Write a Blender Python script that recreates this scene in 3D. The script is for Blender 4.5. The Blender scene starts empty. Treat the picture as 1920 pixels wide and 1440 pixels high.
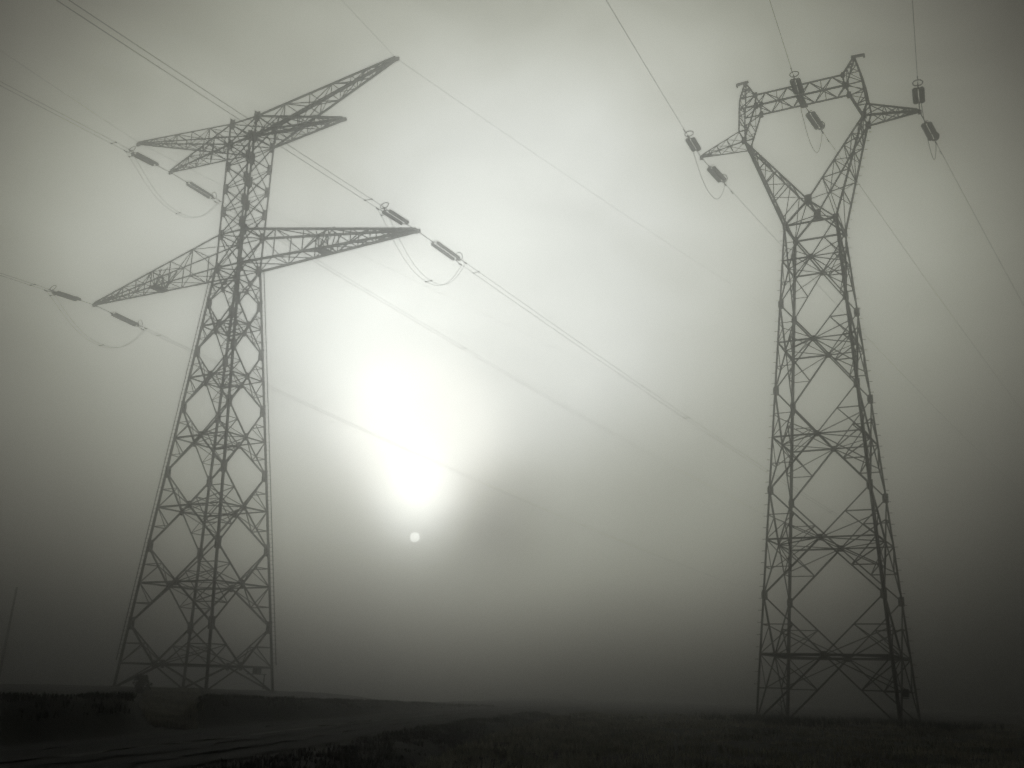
import bpy, math, random
import numpy as np
from mathutils import Vector, Matrix

R = math.radians
S = bpy.context.scene
COL = S.collection
random.seed(7)

# ------------------------------------------------------------------ camera
CAM_H = 1.6
PITCH, ROLL = R(15.7957), R(1.7791)
cam = bpy.data.cameras.new('camera')
cam.sensor_width = 36.0
cam.lens = 36.0 * 2020.4 / 1920.0
cam.clip_start = 0.1
cam.clip_end = 3000.0
camo = bpy.data.objects.new('camera', cam)
COL.objects.link(camo)
fw = Vector((0, math.cos(PITCH), math.sin(PITCH)))
rt0 = Vector((1, 0, 0))
up0 = Vector((0, -math.sin(PITCH), math.cos(PITCH)))
rt = rt0 * math.cos(ROLL) + up0 * math.sin(ROLL)
up = -rt0 * math.sin(ROLL) + up0 * math.cos(ROLL)
camo.matrix_world = Matrix(((rt.x, up.x, -fw.x, 0), (rt.y, up.y, -fw.y, 0), (rt.z, up.z, -fw.z, CAM_H), (0, 0, 0, 1)))
S.camera = camo

# ------------------------------------------------------------------ render / exposure
S.view_settings.view_transform = 'Standard'
S.view_settings.look = 'None'
S.view_settings.exposure = -2.0
S.view_settings.gamma = 1.0
S.cycles.use_denoising = True
S.render.dither_intensity = 2.0
S.cycles.max_bounces = 8
S.cycles.volume_bounces = 3
S.cycles.diffuse_bounces = 2
S.cycles.use_adaptive_sampling = False
S.cycles.sample_clamp_indirect = 0.0
S.render.film_transparent = False
S.cycles.filter_width = 1.6

SUN_AZ, SUN_EL = -4.886, 7.53           # degrees; azimuth from +Y towards +X


def sdir(az, el):
    a, e = R(az), R(el)
    return Vector((math.sin(a) * math.cos(e), math.cos(a) * math.cos(e), math.sin(e)))


# ------------------------------------------------------------------ sky: thick fog lit from behind by a low sun
W = bpy.data.worlds.new('World')
S.world = W
W.use_nodes = True
W.cycles.sampling_method = 'MANUAL'
W.cycles.sample_map_resolution = 512
wn, wl = W.node_tree.nodes, W.node_tree.links
wn.clear()


def wm(op, a, b=None, c=None):
    n = wn.new('ShaderNodeMath')
    n.operation = op
    for i, v in enumerate((a, b, c)):
        if v is None:
            continue
        if isinstance(v, (int, float)):
            n.inputs[i].default_value = v
        else:
            wl.new(v, n.inputs[i])
    return n.outputs[0]


tc = wn.new('ShaderNodeTexCoord')


def cosang(az, el):
    d = sdir(az, el)
    n = wn.new('ShaderNodeVectorMath')
    n.operation = 'DOT_PRODUCT'
    wl.new(tc.outputs['Generated'], n.inputs[0])
    n.inputs[1].default_value = d
    return n.outputs['Value']


# bright and dim banks of fog: (azimuth, elevation, angular radius, strength)
LOBES = [
#LOBES_BEGIN
    (-4.9, 9, 1.2, 2.425),
    (-4.9, 10.3, 1.4, 4.277),
    (-6.2, 12.3, 1.7, 0.73),
    (-1.8, 12.8, 1.8, 1.19),
    (-8, 14, 2.2, 1.368),
    (-8.5, 17, 3, 1.782),
    (-1, 17, 3, 1.262),
    (-5, 19.5, 3, 0.955),
    (-10, 20, 3.2, 0.527),
    (1, 20, 3.2, 0.025),
    (5, 17, 3, 1.264),
    (-6, 23, 3.5, 0.599),
    (-1, 24, 3.5, 1.142),
    (-4, 28, 5, 0.4),
    (4, 26, 5, 1.02),
    (8, 21, 4, 0.401),
    (-2, 5, 4, 0.911),
    (9, 5, 4, 0.23),
    (-27, 12, 5, 0.292),
    (-17, 12, 5, 0.333),
    (-10, 12, 5, 1.797),
    (3, 12, 5, 1.59),
    (11, 12, 5, 0.923),
    (19, 12, 5, 0.28),
    (-28, 21, 6, 0.159),
    (-18, 21, 6, 1.963),
    (12, 21, 6, 0.575),
    (21, 21, 6, 1.058),
    (-21, 31, 6.5, 0.426),
    (-10, 31, 6.5, 1.072),
    (1, 31, 6.5, 1.13),
    (12, 31, 6.5, 1.021),
    (22, 31, 6.5, 0.13),
    (-1.2, 8.8, 2, -1.479),
    (-9, 8.6, 2.4, -0.208),
    (-5, 5.5, 1.8, -0.173),
    (8, 11, 3, -0.5),
#LOBES_END
]
AMB = 0.02
acc = None
for az, el, sg, s in LOBES:
    k = 1.0 / R(sg) ** 2
    t = wm('MULTIPLY_ADD', cosang(az, el), k, -k)
    e = wm('EXPONENT', t)
    acc = wm('MULTIPLY', e, s) if acc is None else wm('MULTIPLY_ADD', e, s, acc)
    acc.node.name = 'lobe_%d' % LOBES.index((az, el, sg, s))
sky = wn.new('ShaderNodeTexSky')
sky.sky_type = 'NISHITA'
sky.sun_disc = False
sky.sun_elevation = R(SUN_EL)
sky.sun_rotation = R(SUN_AZ)
sky.dust_density = 6.0
bw = wn.new('ShaderNodeRGBToBW')
wl.new(sky.outputs[0], bw.inputs[0])
sepw = wn.new('ShaderNodeSeparateXYZ')
wl.new(tc.outputs['Generated'], sepw.inputs[0])
above = wm('MULTIPLY_ADD', sepw.outputs[2], 1.0, -0.45)
above = wm('MAXIMUM', above, 0.0)
nzs = wm('MULTIPLY', bw.outputs[0], 0.05)
NZ_NODE = nzs.node
nz = wm('MULTIPLY', nzs, above)
acc = wm('ADD', acc, nz)
acc = wm('MAXIMUM', acc, 0.0)
acc = wm('ADD', acc, AMB)
AMB_NODE = acc.node
# uneven banks of mist
ns = wn.new('ShaderNodeTexNoise')
ns.inputs['Scale'].default_value = 7.0
ns.inputs['Detail'].default_value = 4.0
ns.inputs['Roughness'].default_value = 0.55
ns.inputs['Distortion'].default_value = 0.6
mpn = wn.new('ShaderNodeMapping')
mpn.inputs['Scale'].default_value = (1.0, 1.0, 1.7)
wl.new(tc.outputs['Generated'], mpn.inputs['Vector'])
wl.new(mpn.outputs[0], ns.inputs['Vector'])
acc = wm('MULTIPLY', acc, wm('MULTIPLY_ADD', ns.outputs['Fac'], 0.7, 0.65))
# darker, denser mist close to the ground
low = wn.new('ShaderNodeMapRange')
low.interpolation_type = 'SMOOTHSTEP'
wl.new(sepw.outputs[2], low.inputs[0])
low.inputs[1].default_value = math.sin(R(-1.5))
low.inputs[2].default_value = math.sin(R(7.0))
low.inputs[3].default_value = 0.08
low.inputs[4].default_value = 1.0
acc = wm('MULTIPLY', acc, low.outputs[0])
# the sun's small pale disc, dimmed by the fog
disc = wn.new('ShaderNodeMapRange')
disc.interpolation_type = 'SMOOTHSTEP'
c0 = cosang(SUN_AZ, SUN_EL)
wl.new(c0, disc.inputs[0])
disc.inputs[1].default_value = math.cos(R(0.285))
disc.inputs[2].default_value = math.cos(R(0.225))
disc.inputs[3].default_value = 0.0
disc.inputs[4].default_value = 1.0
DISC = 8.0
acc = wm('MULTIPLY_ADD', disc.outputs[0], DISC, acc)
DISC_NODE = acc.node
ramp = wn.new('ShaderNodeMapRange')
wl.new(acc, ramp.inputs[0])
ramp.inputs[1].default_value = 0.1
ramp.inputs[2].default_value = 3.2
comb = wn.new('ShaderNodeValToRGB')
wl.new(ramp.outputs[0], comb.inputs[0])
els = comb.color_ramp.elements
els[0].position, els[0].color = 0.0, (1.02, 0.975, 0.80, 1)
els[1].position, els[1].color = 1.0, (0.97, 1.0, 0.935, 1)
e_ = els.new(0.38)
e_.color = (0.98, 1.0, 0.825, 1)
vm = wn.new('ShaderNodeVectorMath')
vm.operation = 'SCALE'
wl.new(comb.outputs[0], vm.inputs[0])
wl.new(acc, vm.inputs['Scale'])
bg = wn.new('ShaderNodeBackground')
wl.new(vm.outputs[0], bg.inputs[0])
bg.inputs[1].default_value = 1.0
wo = wn.new('ShaderNodeOutputWorld')
wl.new(bg.outputs[0], wo.inputs[0])

# ------------------------------------------------------------------ sun
sl = bpy.data.lights.new('sun', 'SUN')
sl.energy = 0.04
sl.angle = R(8)
sl.color = (1.0, 0.95, 0.85)
so = bpy.data.objects.new('sun', sl)
COL.objects.link(so)
so.rotation_euler = (-sdir(SUN_AZ, 13.0)).to_track_quat('-Z', 'Y').to_euler()
so.location = (0, 0, 80)


# ------------------------------------------------------------------ helpers
def tag(o, label=None, cat=None, group=None, kind=None):
    if label: o['label'] = label
    if cat: o['category'] = cat
    if group: o['group'] = group
    if kind: o['kind'] = kind
    return o


def empty(name, loc=(0, 0, 0), rz=0.0):
    o = bpy.data.objects.new(name, None)
    COL.objects.link(o)
    o.empty_display_size = 0.5
    o.location = loc
    o.rotation_euler = (0, 0, rz)
    return o


def mat(name, base, rough=0.7, metal=0.0, var=0.3, scale=3.0, var_col=None, bump=0.0, coords='Object', detail=5.0, translucent=0.0, stretch=None):
    m = bpy.data.materials.new(name)
    m.use_nodes = True
    n, l = m.node_tree.nodes, m.node_tree.links
    p = n['Principled BSDF']
    p.inputs['Roughness'].default_value = rough
    p.inputs['Metallic'].default_value = metal
    p.inputs['Specular IOR Level'].default_value = 0.12
    t = n.new('ShaderNodeTexCoord')
    nz = n.new('ShaderNodeTexNoise')
    nz.inputs['Scale'].default_value = scale
    nz.inputs['Detail'].default_value = detail
    nz.inputs['Roughness'].default_value = 0.6
    if stretch:
        mp = n.new('ShaderNodeMapping')
        mp.inputs['Scale'].default_value = stretch
        l.new(t.outputs[coords], mp.inputs['Vector'])
        l.new(mp.outputs[0], nz.inputs['Vector'])
    else:
        l.new(t.outputs[coords], nz.inputs['Vector'])
    cr = n.new('ShaderNodeValToRGB')
    cr.color_ramp.elements[0].position = 0.32
    cr.color_ramp.elements[1].position = 0.68
    b2 = var_col if var_col else tuple(min(1, c * (1 + var)) for c in base)
    b1 = base if var_col else tuple(c * (1 - var) for c in base)
    cr.color_ramp.elements[0].color = (*b1, 1)
    cr.color_ramp.elements[1].color = (*b2, 1)
    l.new(nz.outputs['Fac'], cr.inputs[0])
    l.new(cr.outputs[0], p.inputs['Base Color'])
    if translucent:
        tr = n.new('ShaderNodeBsdfTranslucent')
        l.new(cr.outputs[0], tr.inputs[0])
        mx = n.new('ShaderNodeMixShader')
        mx.inputs[0].default_value = translucent
        l.new(p.outputs[0], mx.inputs[1])
        l.new(tr.outputs[0], mx.inputs[2])
        l.new(mx.outputs[0], n['Material Output'].inputs[0])
    if bump:
        bp = n.new('ShaderNodeBump')
        bp.inputs['Strength'].default_value = bump
        bp.inputs['Distance'].default_value = 0.1
        l.new(nz.outputs['Fac'], bp.inputs['Height'])
        l.new(bp.outputs[0], p.inputs['Normal'])
    return m


M = {
    'steel': mat('galvanised_steel', (0.10, 0.094, 0.084), 0.6, 0.2, 0.3, 1.5),
    'plate': mat('steel_plate', (0.085, 0.08, 0.072), 0.6, 0.2, 0.25, 3.0),
    'concrete': mat('footing_concrete', (0.16, 0.155, 0.145), 0.9, 0, 0.3, 4.0, bump=0.3),
    'glass': mat('insulator_glass', (0.045, 0.05, 0.045), 0.35, 0, 0.2, 8.0),
    'fitting': mat('line_fitting', (0.07, 0.068, 0.062), 0.5, 0.3, 0.2, 6.0),
    'wire': mat('aluminium_wire', (0.06, 0.058, 0.053), 0.6, 0.2, 0.15, 2.0),
    'soil': mat('dark_soil', (0.012, 0.011, 0.009), 0.95, 0, 0.4, 0.35, var_col=(0.07, 0.066, 0.052), bump=0.8, detail=9.0),
    'road': mat('rutted_road', (0.004, 0.0038, 0.0032), 0.95, 0, 0.35, 1.0, var_col=(0.036, 0.0345, 0.029), bump=0.4, stretch=(2.2, 0.12, 1.0)),
    'mud': mat('wet_mud', (0.003, 0.0028, 0.0022), 0.9, 0, 0.4, 1.5, var_col=(0.009, 0.0085, 0.007)),
    'line': mat('worn_paint', (0.03, 0.03, 0.027), 0.8, 0, 0.5, 0.5, var_col=(0.16, 0.16, 0.15)),
    'grass': mat('winter_grass', (0.05, 0.048, 0.034), 0.9, 0, 0.4, 0.30, var_col=(0.52, 0.50, 0.41), translucent=0.4),
    'bankgrass': mat('bank_grass', (0.012, 0.012, 0.008), 0.9, 0, 0.4, 0.3, var_col=(0.05, 0.048, 0.036)),
    'leaf': mat('bush_leaf', (0.016, 0.018, 0.012), 0.8, 0, 0.4, 1.0),
    'bark': mat('bark', (0.05, 0.045, 0.04), 0.9, 0, 0.3, 5.0),
    'wood': mat('pole_wood', (0.06, 0.055, 0.05), 0.85, 0, 0.3, 2.0),
    'sign': mat('box_paint', (0.03, 0.03, 0.028), 0.5, 0, 0.2, 4.0),
}


class MB:
    """collects shapes, links them as ONE mesh object"""

    def __init__(self):
        self.v, self.f = [], []

    def add(self, vs, fs):
        b = len(self.v)
        self.v.extend([tuple(x) for x in vs])
        self.f.extend([tuple(i + b for i in f) for f in fs])
        return self

    def angle(self, p, q, a, ref=(0.31, 0.17, 0.93)):
        """an L-section steel angle of leg width a from p to q"""
        p, q = Vector(p), Vector(q)
        d = (q - p)
        if d.length < 1e-4: return self
        d.normalize()
        r = Vector(ref)
        if abs(d.dot(r.normalized())) > 0.93: r = Vector((0.9, 0.3, 0.1))
        x = d.cross(r).normalized()
        y = d.cross(x).normalized()
        t = max(a * 0.13, 0.008)
        pr = [(0, 0), (a, 0), (a, t), (t, t), (t, a), (0, a)]
        o = a * 0.36
        vs = [e + x * (u - o) + y * (w - o) for e in (p, q) for u, w in pr]
        fs = [(i, (i + 1) % 6, (i + 1) % 6 + 6, i + 6) for i in range(6)]
        fs += [(5, 4, 3, 2, 1, 0), (6, 7, 8, 9, 10, 11)]
        return self.add(vs, fs)

    def bar(self, p, q, w, h=None, ref=(0, 0, 1)):
        """solid rectangular bar"""
        h = h or w
        p, q = Vector(p), Vector(q)
        d = (q - p).normalized()
        r = Vector(ref)
        if abs(d.dot(r)) > 0.95: r = Vector((1, 0, 0))
        x = d.cross(r).normalized()
        y = x.cross(d).normalized()
        vs = [e + x * (sx * w / 2) + y * (sy * h / 2) for e in (p, q) for sx, sy in ((-1, -1), (1, -1), (1, 1), (-1, 1))]
        return self.add(vs, [(3, 2, 1, 0), (4, 5, 6, 7), (0, 1, 5, 4), (1, 2, 6, 5), (2, 3, 7, 6), (3, 0, 4, 7)])

    def tube(self, pts, r, n=6, r2=None):
        pts = [Vector(p) for p in pts]
        vs, fs = [], []
        m = len(pts)
        xprev = None
        for i, p in enumerate(pts):
            d = (pts[min(i + 1, m - 1)] - pts[max(i - 1, 0)]).normalized()
            if xprev is None:
                ref = Vector((0, 0, 1)) if abs(d.z) < 0.9 else Vector((1, 0, 0))
                x = d.cross(ref).normalized()
            else:
                x = (xprev - d * xprev.dot(d)).normalized()
            xprev = x
            y = d.cross(x)
            rr = r if r2 is None else r + (r2 - r) * i / (m - 1)
            for k in range(n):
                a = 2 * math.pi * k / n
                vs.append(p + (x * math.cos(a) + y * math.sin(a)) * rr)
        for i in range(m - 1):
            for k in range(n):
                fs.append((i * n + k, i * n + (k + 1) % n, (i + 1) * n + (k + 1) % n, (i + 1) * n + k))
        fs.append(tuple(range(n - 1, -1, -1)))
        fs.append(tuple((m - 1) * n + k for k in range(n)))
        return self.add(vs, fs)

    def lathe_y(self, prof, c=(0, 0), n=12):
        """profile of (y, radius) turned about the y axis, centred at x,z = c"""
        vs, fs = [], []
        for y, r in prof:
            for k in range(n):
                a = 2 * math.pi * k / n
                vs.append((c[0] + r * math.cos(a), y, c[1] + r * math.sin(a)))
        for i in range(len(prof) - 1):
            for k in range(n):
                fs.append((i * n + k, (i + 1) * n + k, (i + 1) * n + (k + 1) % n, i * n + (k + 1) % n))
        fs.append(tuple(range(n)))
        fs.append(tuple((len(prof) - 1) * n + k for k in range(n - 1, -1, -1)))
        return self.add(vs, fs)

    def torus_y(self, c, R1, r, a0=0.0, a1=2 * math.pi, n=24, m=6):
        """ring in the xz plane (axis along y)"""
        pts = []
        closed = abs(a1 - a0 - 2 * math.pi) < 1e-6
        vs, fs = [], []
        N = n if closed else n + 1
        for i in range(N):
            a = a0 + (a1 - a0) * i / n
            ax = Vector((math.cos(a), 0, math.sin(a)))
            for k in range(m):
                b = 2 * math.pi * k / m
                vs.append(Vector(c) + ax * (R1 + r * math.cos(b)) + Vector((0, r * math.sin(b), 0)))
        for i in range(n):
            j = (i + 1) % N
            for k in range(m):
                fs.append((i * m + k, j * m + k, j * m + (k + 1) % m, i * m + (k + 1) % m))
        return self.add(vs, fs)

    def plate(self, c, nrm, size, th=0.02, up=(0, 0, 1)):
        """a many-sided gusset plate with normal nrm"""
        c, nrm = Vector(c), Vector(nrm).normalized()
        u = Vector(up)
        u = (u - nrm * u.dot(nrm)).normalized()
        x = u.cross(nrm)
        sh = [(-.5, -.8), (.35, -.8), (.5, -.3), (.5, .3), (.35, .8), (-.5, .8)]
        vs = [c + x * (a * size) + u * (b * size) + nrm * (s * th / 2) for s in (-1, 1) for a, b in sh]
        fs = [(i, (i + 1) % 6, (i + 1) % 6 + 6, i + 6) for i in range(6)] + [(5, 4, 3, 2, 1, 0), (6, 7, 8, 9, 10, 11)]
        return self.add(vs, fs)

    def build(self, name, m, parent=None, smooth=False):
        me = bpy.data.meshes.new(name)
        me.from_pydata([tuple(x) for x in self.v], [], self.f)
        me.update()
        me.materials.append(m)
        if smooth: me.polygons.foreach_set('use_smooth', [True] * len(me.polygons))
        o = bpy.data.objects.new(name, me)
        COL.objects.link(o)
        if parent: o.parent = parent
        return o


def copy_tree(o, parent=None):
    c = o.copy()
    COL.objects.link(c)
    if parent: c.parent = parent
    for ch in list(o.children): copy_tree(ch, c)
    return c


def lerp(a, b, t):
    return tuple(x + (y - x) * t for x, y in zip(a, b))


# ------------------------------------------------------------------ terrain
def interp(x, xs, ys):
    return np.interp(x, xs, ys)


RY = [-150, 0, 20, 30, 44, 69, 100, 140, 200, 420]
RXR = [-11.0, -8.0, -5.9, -4.8, -3.6, 0.0, 6.0, 16.0, 34.0, 110.0]       # right edge of the road
ROAD_W = 5.6
BH_Y = [-150, 0, 20, 30, 38, 58, 80, 100, 108]
BH_Z = [0.8, 0.9, 0.98, 1.0, 1.0, 0.74, 0.40, 0.05, 0.0]                 # bank ridge height


def smooth(a, b, x):
    t = np.clip((x - a) / (b - a), 0, 1)
    return t * t * (3 - 2 * t)


def hash2(ix, iy, seed):
    h = np.sin(ix * 127.1 + iy * 311.7 + seed * 74.7) * 43758.5453
    return h - np.floor(h)


def vnoise(x, y, seed=0):
    ix, iy = np.floor(x), np.floor(y)
    fx, fy = x - ix, y - iy
    fx, fy = fx * fx * (3 - 2 * fx), fy * fy * (3 - 2 * fy)
    a, b = hash2(ix, iy, seed), hash2(ix + 1, iy, seed)
    c, d = hash2(ix, iy + 1, seed), hash2(ix + 1, iy + 1, seed)
    return (a + (b - a) * fx) * (1 - fy) + (c + (d - c) * fx) * fy - 0.5


def gateway(x, y):
    """a path cut slantwise through the bank"""
    a = np.degrees(np.arctan2(x, np.maximum(y, 1.0)))
    return smooth(-18.5, -17.2, a + 0.4 * vnoise(y * 0.9, x, 6)) * smooth(-14.7, -15.7, a + 0.4 * vnoise(y * 0.9, x, 7)) * smooth(29, 32, y) * smooth(75, 68, y)


def ground_z(x, y):
    x = np.asarray(x, float)
    y = np.asarray(y, float)
    xr = interp(y, RY, RXR)
    xl = xr - ROAD_W
    z = np.zeros_like(x)
    # field left of the road, rising a little towards the tall tower
    left = smooth(-3.0, -9.0, x - xl)
    z = z + left * 0.66 * smooth(45, 85, y) * smooth(-12.5, -20.0, x)
    z = z + left * (0.22 + 0.15 * vnoise(x / 23, y / 23, 3)) * smooth(60, 30, y)
    # bank along the left edge of the road, with a gateway
    rid = xl - 1.9
    gap = gateway(x, y)
    prof = np.where(x > rid, smooth(1.5, 0.5, np.abs(x - rid)), smooth(2.6, 0.6, np.abs(x - rid)))
    bh = interp(y, BH_Y, BH_Z) * (1 - gap * 0.95)
    z = np.maximum(z, z * (1 - prof) + bh * prof) + prof * 0.07 * vnoise(x * 0.9, y * 0.9, 5) * (1 - gap)
    # ditch right of the road
    dx = x - (xr + 3.1)
    dd = np.exp(-(dx / 0.75) ** 2)
    z = z - 0.75 * dd * smooth(85, 60, y) + 0.16 * np.exp(-((dx - 1.7) / 0.9) ** 2) * smooth(85, 60, y)
    # roughness everywhere but on the road
    off = np.maximum(smooth(0.2, 1.0, x - xr), smooth(0.2, 1.0, xl - x))
    z = z + off * (1 - 0.85 * prof) * (0.10 * vnoise(x / 1.7, y / 1.7, 1) + 0.22 * vnoise(x / 6, y / 6, 2) + 0.06 * vnoise(x * 1.4, y * 1.4, 4))
    # beyond the pylons the land falls away
    far = np.hypot(x, y)
    z = z - 6.0 * smooth(112, 265, far) * smooth(2.0, -14.0, x * 100.0 / np.maximum(far, 20.0))
    # flat pads at the two towers
    for cx, cy, h in ((22.53, 75.0, 0.0), (-26.18, 95.17, 0.74)):
        k = smooth(12, 8.0, np.hypot(x - cx, y - cy))
        z = z * (1 - 0.8 * k) + h * 0.8 * k
    return z


def axis(segs):
    out = []
    for a, b, st in segs:
        out += list(np.arange(a, b - 1e-6, st))
    return np.array(out + [segs[-1][1]])


gx = axis([(-222, -60, 6), (-60, -22, 1.6), (-22, 14, 0.33), (14, 60, 0.8), (60, 222, 6)])
gy = axis([(-110, 5, 6), (5, 70, 0.45), (70, 120, 1.2), (120, 234, 6)])
GX, GY = np.meshgrid(gx, gy)
GZ = ground_z(GX, GY)
nx, ny = len(gx), len(gy)
verts = np.stack([GX.ravel(), GY.ravel(), GZ.ravel()], -1)
idx = np.arange(nx * ny).reshape(ny, nx)
faces = np.stack([idx[:-1, :-1].ravel(), idx[:-1, 1:].ravel(), idx[1:, 1:].ravel(), idx[1:, :-1].ravel()], -1)
me = bpy.data.meshes.new('ground')
me.from_pydata(verts.tolist(), [], faces.tolist())
me.polygons.foreach_set('use_smooth', [True] * len(me.polygons))
me.materials.append(M['soil'])
ground = bpy.data.objects.new('ground', me)
COL.objects.link(ground)
tag(ground, kind='structure')


def gz(x, y):
    return float(ground_z(np.array([x]), np.array([y]))[0])


def strip(name, x0, x1, y0, y1, dz, m, st=0.8, parent=None, cols=9, rut=0.0):
    ys = np.arange(y0, y1 + st, st)
    xs = np.linspace(x0, x1, cols)
    XR = interp(ys, RY, RXR)
    X = XR[:, None] + xs[None, :]
    Y = np.repeat(ys[:, None], cols, 1)
    u = (xs - x0) / (x1 - x0)
    Z = dz + 0.03 * np.sin(u * math.pi)[None, :] + np.zeros_like(X)
    if rut:
        for c in (0.20, 0.34, 0.66, 0.80):
            Z -= rut * np.exp(-((u - c) / 0.035) ** 2)[None, :] * (0.7 + 0.8 * vnoise(Y / 5.0, X * 0 + c * 40, 8))
        Z += 0.03 * vnoise(X * 1.6, Y * 0.7, 9)
        Z = np.maximum(Z, 0.012)
    wob = (vnoise(Y * 0.7, X * 0 + x0 * 3, 21) + 0.5 * vnoise(Y * 2.1, X * 0 + x0 * 5, 22)) * 0.35
    X = X + wob * (np.abs(u - 0.5) * 2)[None, :] ** 3
    vs = np.stack([X.ravel(), Y.ravel(), Z.ravel()], -1).tolist()
    mb = MB()
    mb.add(vs, [(i * cols + k, i * cols + k + 1, (i + 1) * cols + k + 1, (i + 1) * cols + k) for i in range(len(ys) - 1) for k in range(cols - 1)])
    return mb.build(name, m, parent)


road = strip('road', -ROAD_W, 0.0, 2, 112, 0.045, M['road'], cols=41, rut=0.05)
tag(road, kind='structure')
for a_, b_ in ((-1.25, -0.9), (-2.3, -2.05), (-4.6, -4.1)):
    tag(strip('wheel_rut', a_, b_, 2, 105, 0.068, M['mud'], cols=5), kind='structure')
el = strip('road_line', -2.86, -2.74, 8, 105, 0.078, M['line'], cols=3)
tag(el, kind='structure')


# ------------------------------------------------------------------ lattice helpers
def zig(mb, A0, A1, B0, B1, n, w, start=0, struts=True, ratio=1.0):
    """zigzag (and struts) between chord A0-A1 and chord B0-B1"""
    ts = [0.0]
    step = 1.0
    acc_ = [1.0 * ratio ** i for i in range(n)]
    tot = sum(acc_)
    for s in acc_: ts.append(ts[-1] + s / tot)
    for i in range(n):
        a0, a1 = lerp(A0, A1, ts[i]), lerp(A0, A1, ts[i + 1])
        b0, b1 = lerp(B0, B1, ts[i]), lerp(B0, B1, ts[i + 1])
        if (i + start) % 2 == 0: mb.angle(a0, b1, w)
        else: mb.angle(b0, a1, w)
        if struts and i > 0: mb.angle(a0, b0, w)
    return ts


def face_panel(mb, P0, Q0, P1, Q1, kz, w, wr, lower=True, upper=True, plate_=0.3, nrm=(0, 1, 0), hw=None):
    """one X-braced face panel: legs P,Q at lower (0) and upper (1) level; returns node and redundant points"""
    N = tuple((a + b) / 2 for a, b in zip(lerp(P0, P1, kz), lerp(Q0, Q1, kz)))
    Pm, Qm = lerp(P0, P1, kz), lerp(Q0, Q1, kz)
    for c in (P0, Q0, P1, Q1): mb.angle(c, N, w)
    for c in (Pm, Qm): mb.angle(c, N, hw or w)
    if plate_: mb.plate(N, nrm, plate_)
    out = {'N': N}
    for nm, c0, c1, cm in (('P', P0, P1, Pm), ('Q', Q0, Q1, Qm)):
        if upper:
            m1 = lerp(c1, N, 0.5)
            s1 = lerp(c0, c1, kz + (1 - kz) * 0.5)
            mb.angle(m1, s1, wr)
            mb.angle(m1, cm, wr)
            out[nm + 'u'] = m1
        if lower:
            m0 = lerp(c0, N, 0.5)
            s0 = lerp(c0, c1, kz * 0.5)
            mb.angle(m0, s0, wr)
            mb.angle(m0, cm, wr)
            out[nm + 'l'] = m0
    return out


CORN = {'A': (-1, -1), 'B': (-1, 1), 'C': (1, -1), 'D': (1, 1)}
FACES = [('A', 'C', (0, -1, 0)), ('C', 'D', (1, 0, 0)), ('D', 'B', (0, 1, 0)), ('B', 'A', (-1, 0, 0))]


def body(levels, half, w, wr, kzs, mb, first_lower=True, plate_=0.3, hws=None):
    for i in range(len(levels) - 1):
        z0, z1 = levels[i], levels[i + 1]
        c0 = {k: (s[0] * half(z0)[0], s[1] * half(z0)[1], z0) for k, s in CORN.items()}
        c1 = {k: (s[0] * half(z1)[0], s[1] * half(z1)[1], z1) for k, s in CORN.items()}
        res = []
        for P, Q, nn in FACES:
            res.append(face_panel(mb, c0[P], c0[Q], c1[P], c1[Q], kzs[i], w, wr, lower=(i > 0 or first_lower), plate_=plate_, nrm=nn, hw=hws[i] if hws else None))
        for j in range(4):
            a, b = res[j], res[(j + 1) % 4]
            mb.angle(a['N'], b['N'], wr)                       # plan bracing between the face nodes
            if 'Qu' in a:
                mb.angle(a['N'], b['Pu'], wr)                  # hip bracing
                mb.angle(b['N'], a['Qu'], wr)
            if 'Ql' in a:
                mb.angle(a['N'], b['Pl'], wr)
                mb.angle(b['N'], a['Ql'], wr)


def build_leg(par, pts, w, nodes, gus, dirs, foot_z):
    """a leg with its gusset plates and footing; nodes are the points where plates sit"""
    mb = MB()
    ref = Vector((dirs[0], dirs[1], 0)).normalized()
    for a, b in zip(pts[:-1], pts[1:]):
        d = (Vector(b) - Vector(a)).normalized()
        ww = w * (0.78 if a[2] > 37 else 1.0)
        mb.angle(Vector(a), Vector(b), ww, ref=(dirs[1] * 0.2 - dirs[0], -dirs[1] - dirs[0] * 0.2, 0.0))
    leg = mb.build('leg', M['steel'], par)
    for p in nodes:
        g = MB()
        g.plate((p[0] - dirs[0] * w * 0.3, p[1] - dirs[1] * 0.02 - dirs[1] * w * 0.4, p[2]), (0, 1, 0), gus, up=(0, 0, 1))
        g.plate((p[0] - dirs[0] * 0.02 - dirs[0] * w * 0.4, p[1] - dirs[1] * w * 0.3, p[2]), (1, 0, 0), gus, up=(0, 0, 1))
        g.build('gusset_plate', M['plate'], leg)
    f = MB()
    p = pts[0]
    f.lathe_y([(0, 0.42), (0.5, 0.36), (0.62, 0.30)], n=12)
    f.v = [(x + p[0], z + p[1], y + foot_z) for x, y, z in f.v]
    f.f = [tuple(reversed(q)) for q in f.f]
    f.build('footing', M['concrete'], leg)
    return leg


# ------------------------------------------------------------------ RIGHT: cat-head tower
RT = dict(x=22.5336, y=75.0, yaw=-0.50515)
rz_lv = [0.0, 8.2414, 15.4597, 22.7122, 29.3573, 35.6679]
rx_lv = [4.3564, 12.0338, 19.2879, 26.3782, 32.8272]


def rhalf(z):
    k = z / 35.6679
    return (4.5372 + (1.9134 - 4.5372) * k, 3.9451 + (1.5892 - 3.9451) * k)


KS = -0.047


def H(u, v, z):                                     # head points lean very slightly
    return (u + KS * (z - 35.6679), v, z)


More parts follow.
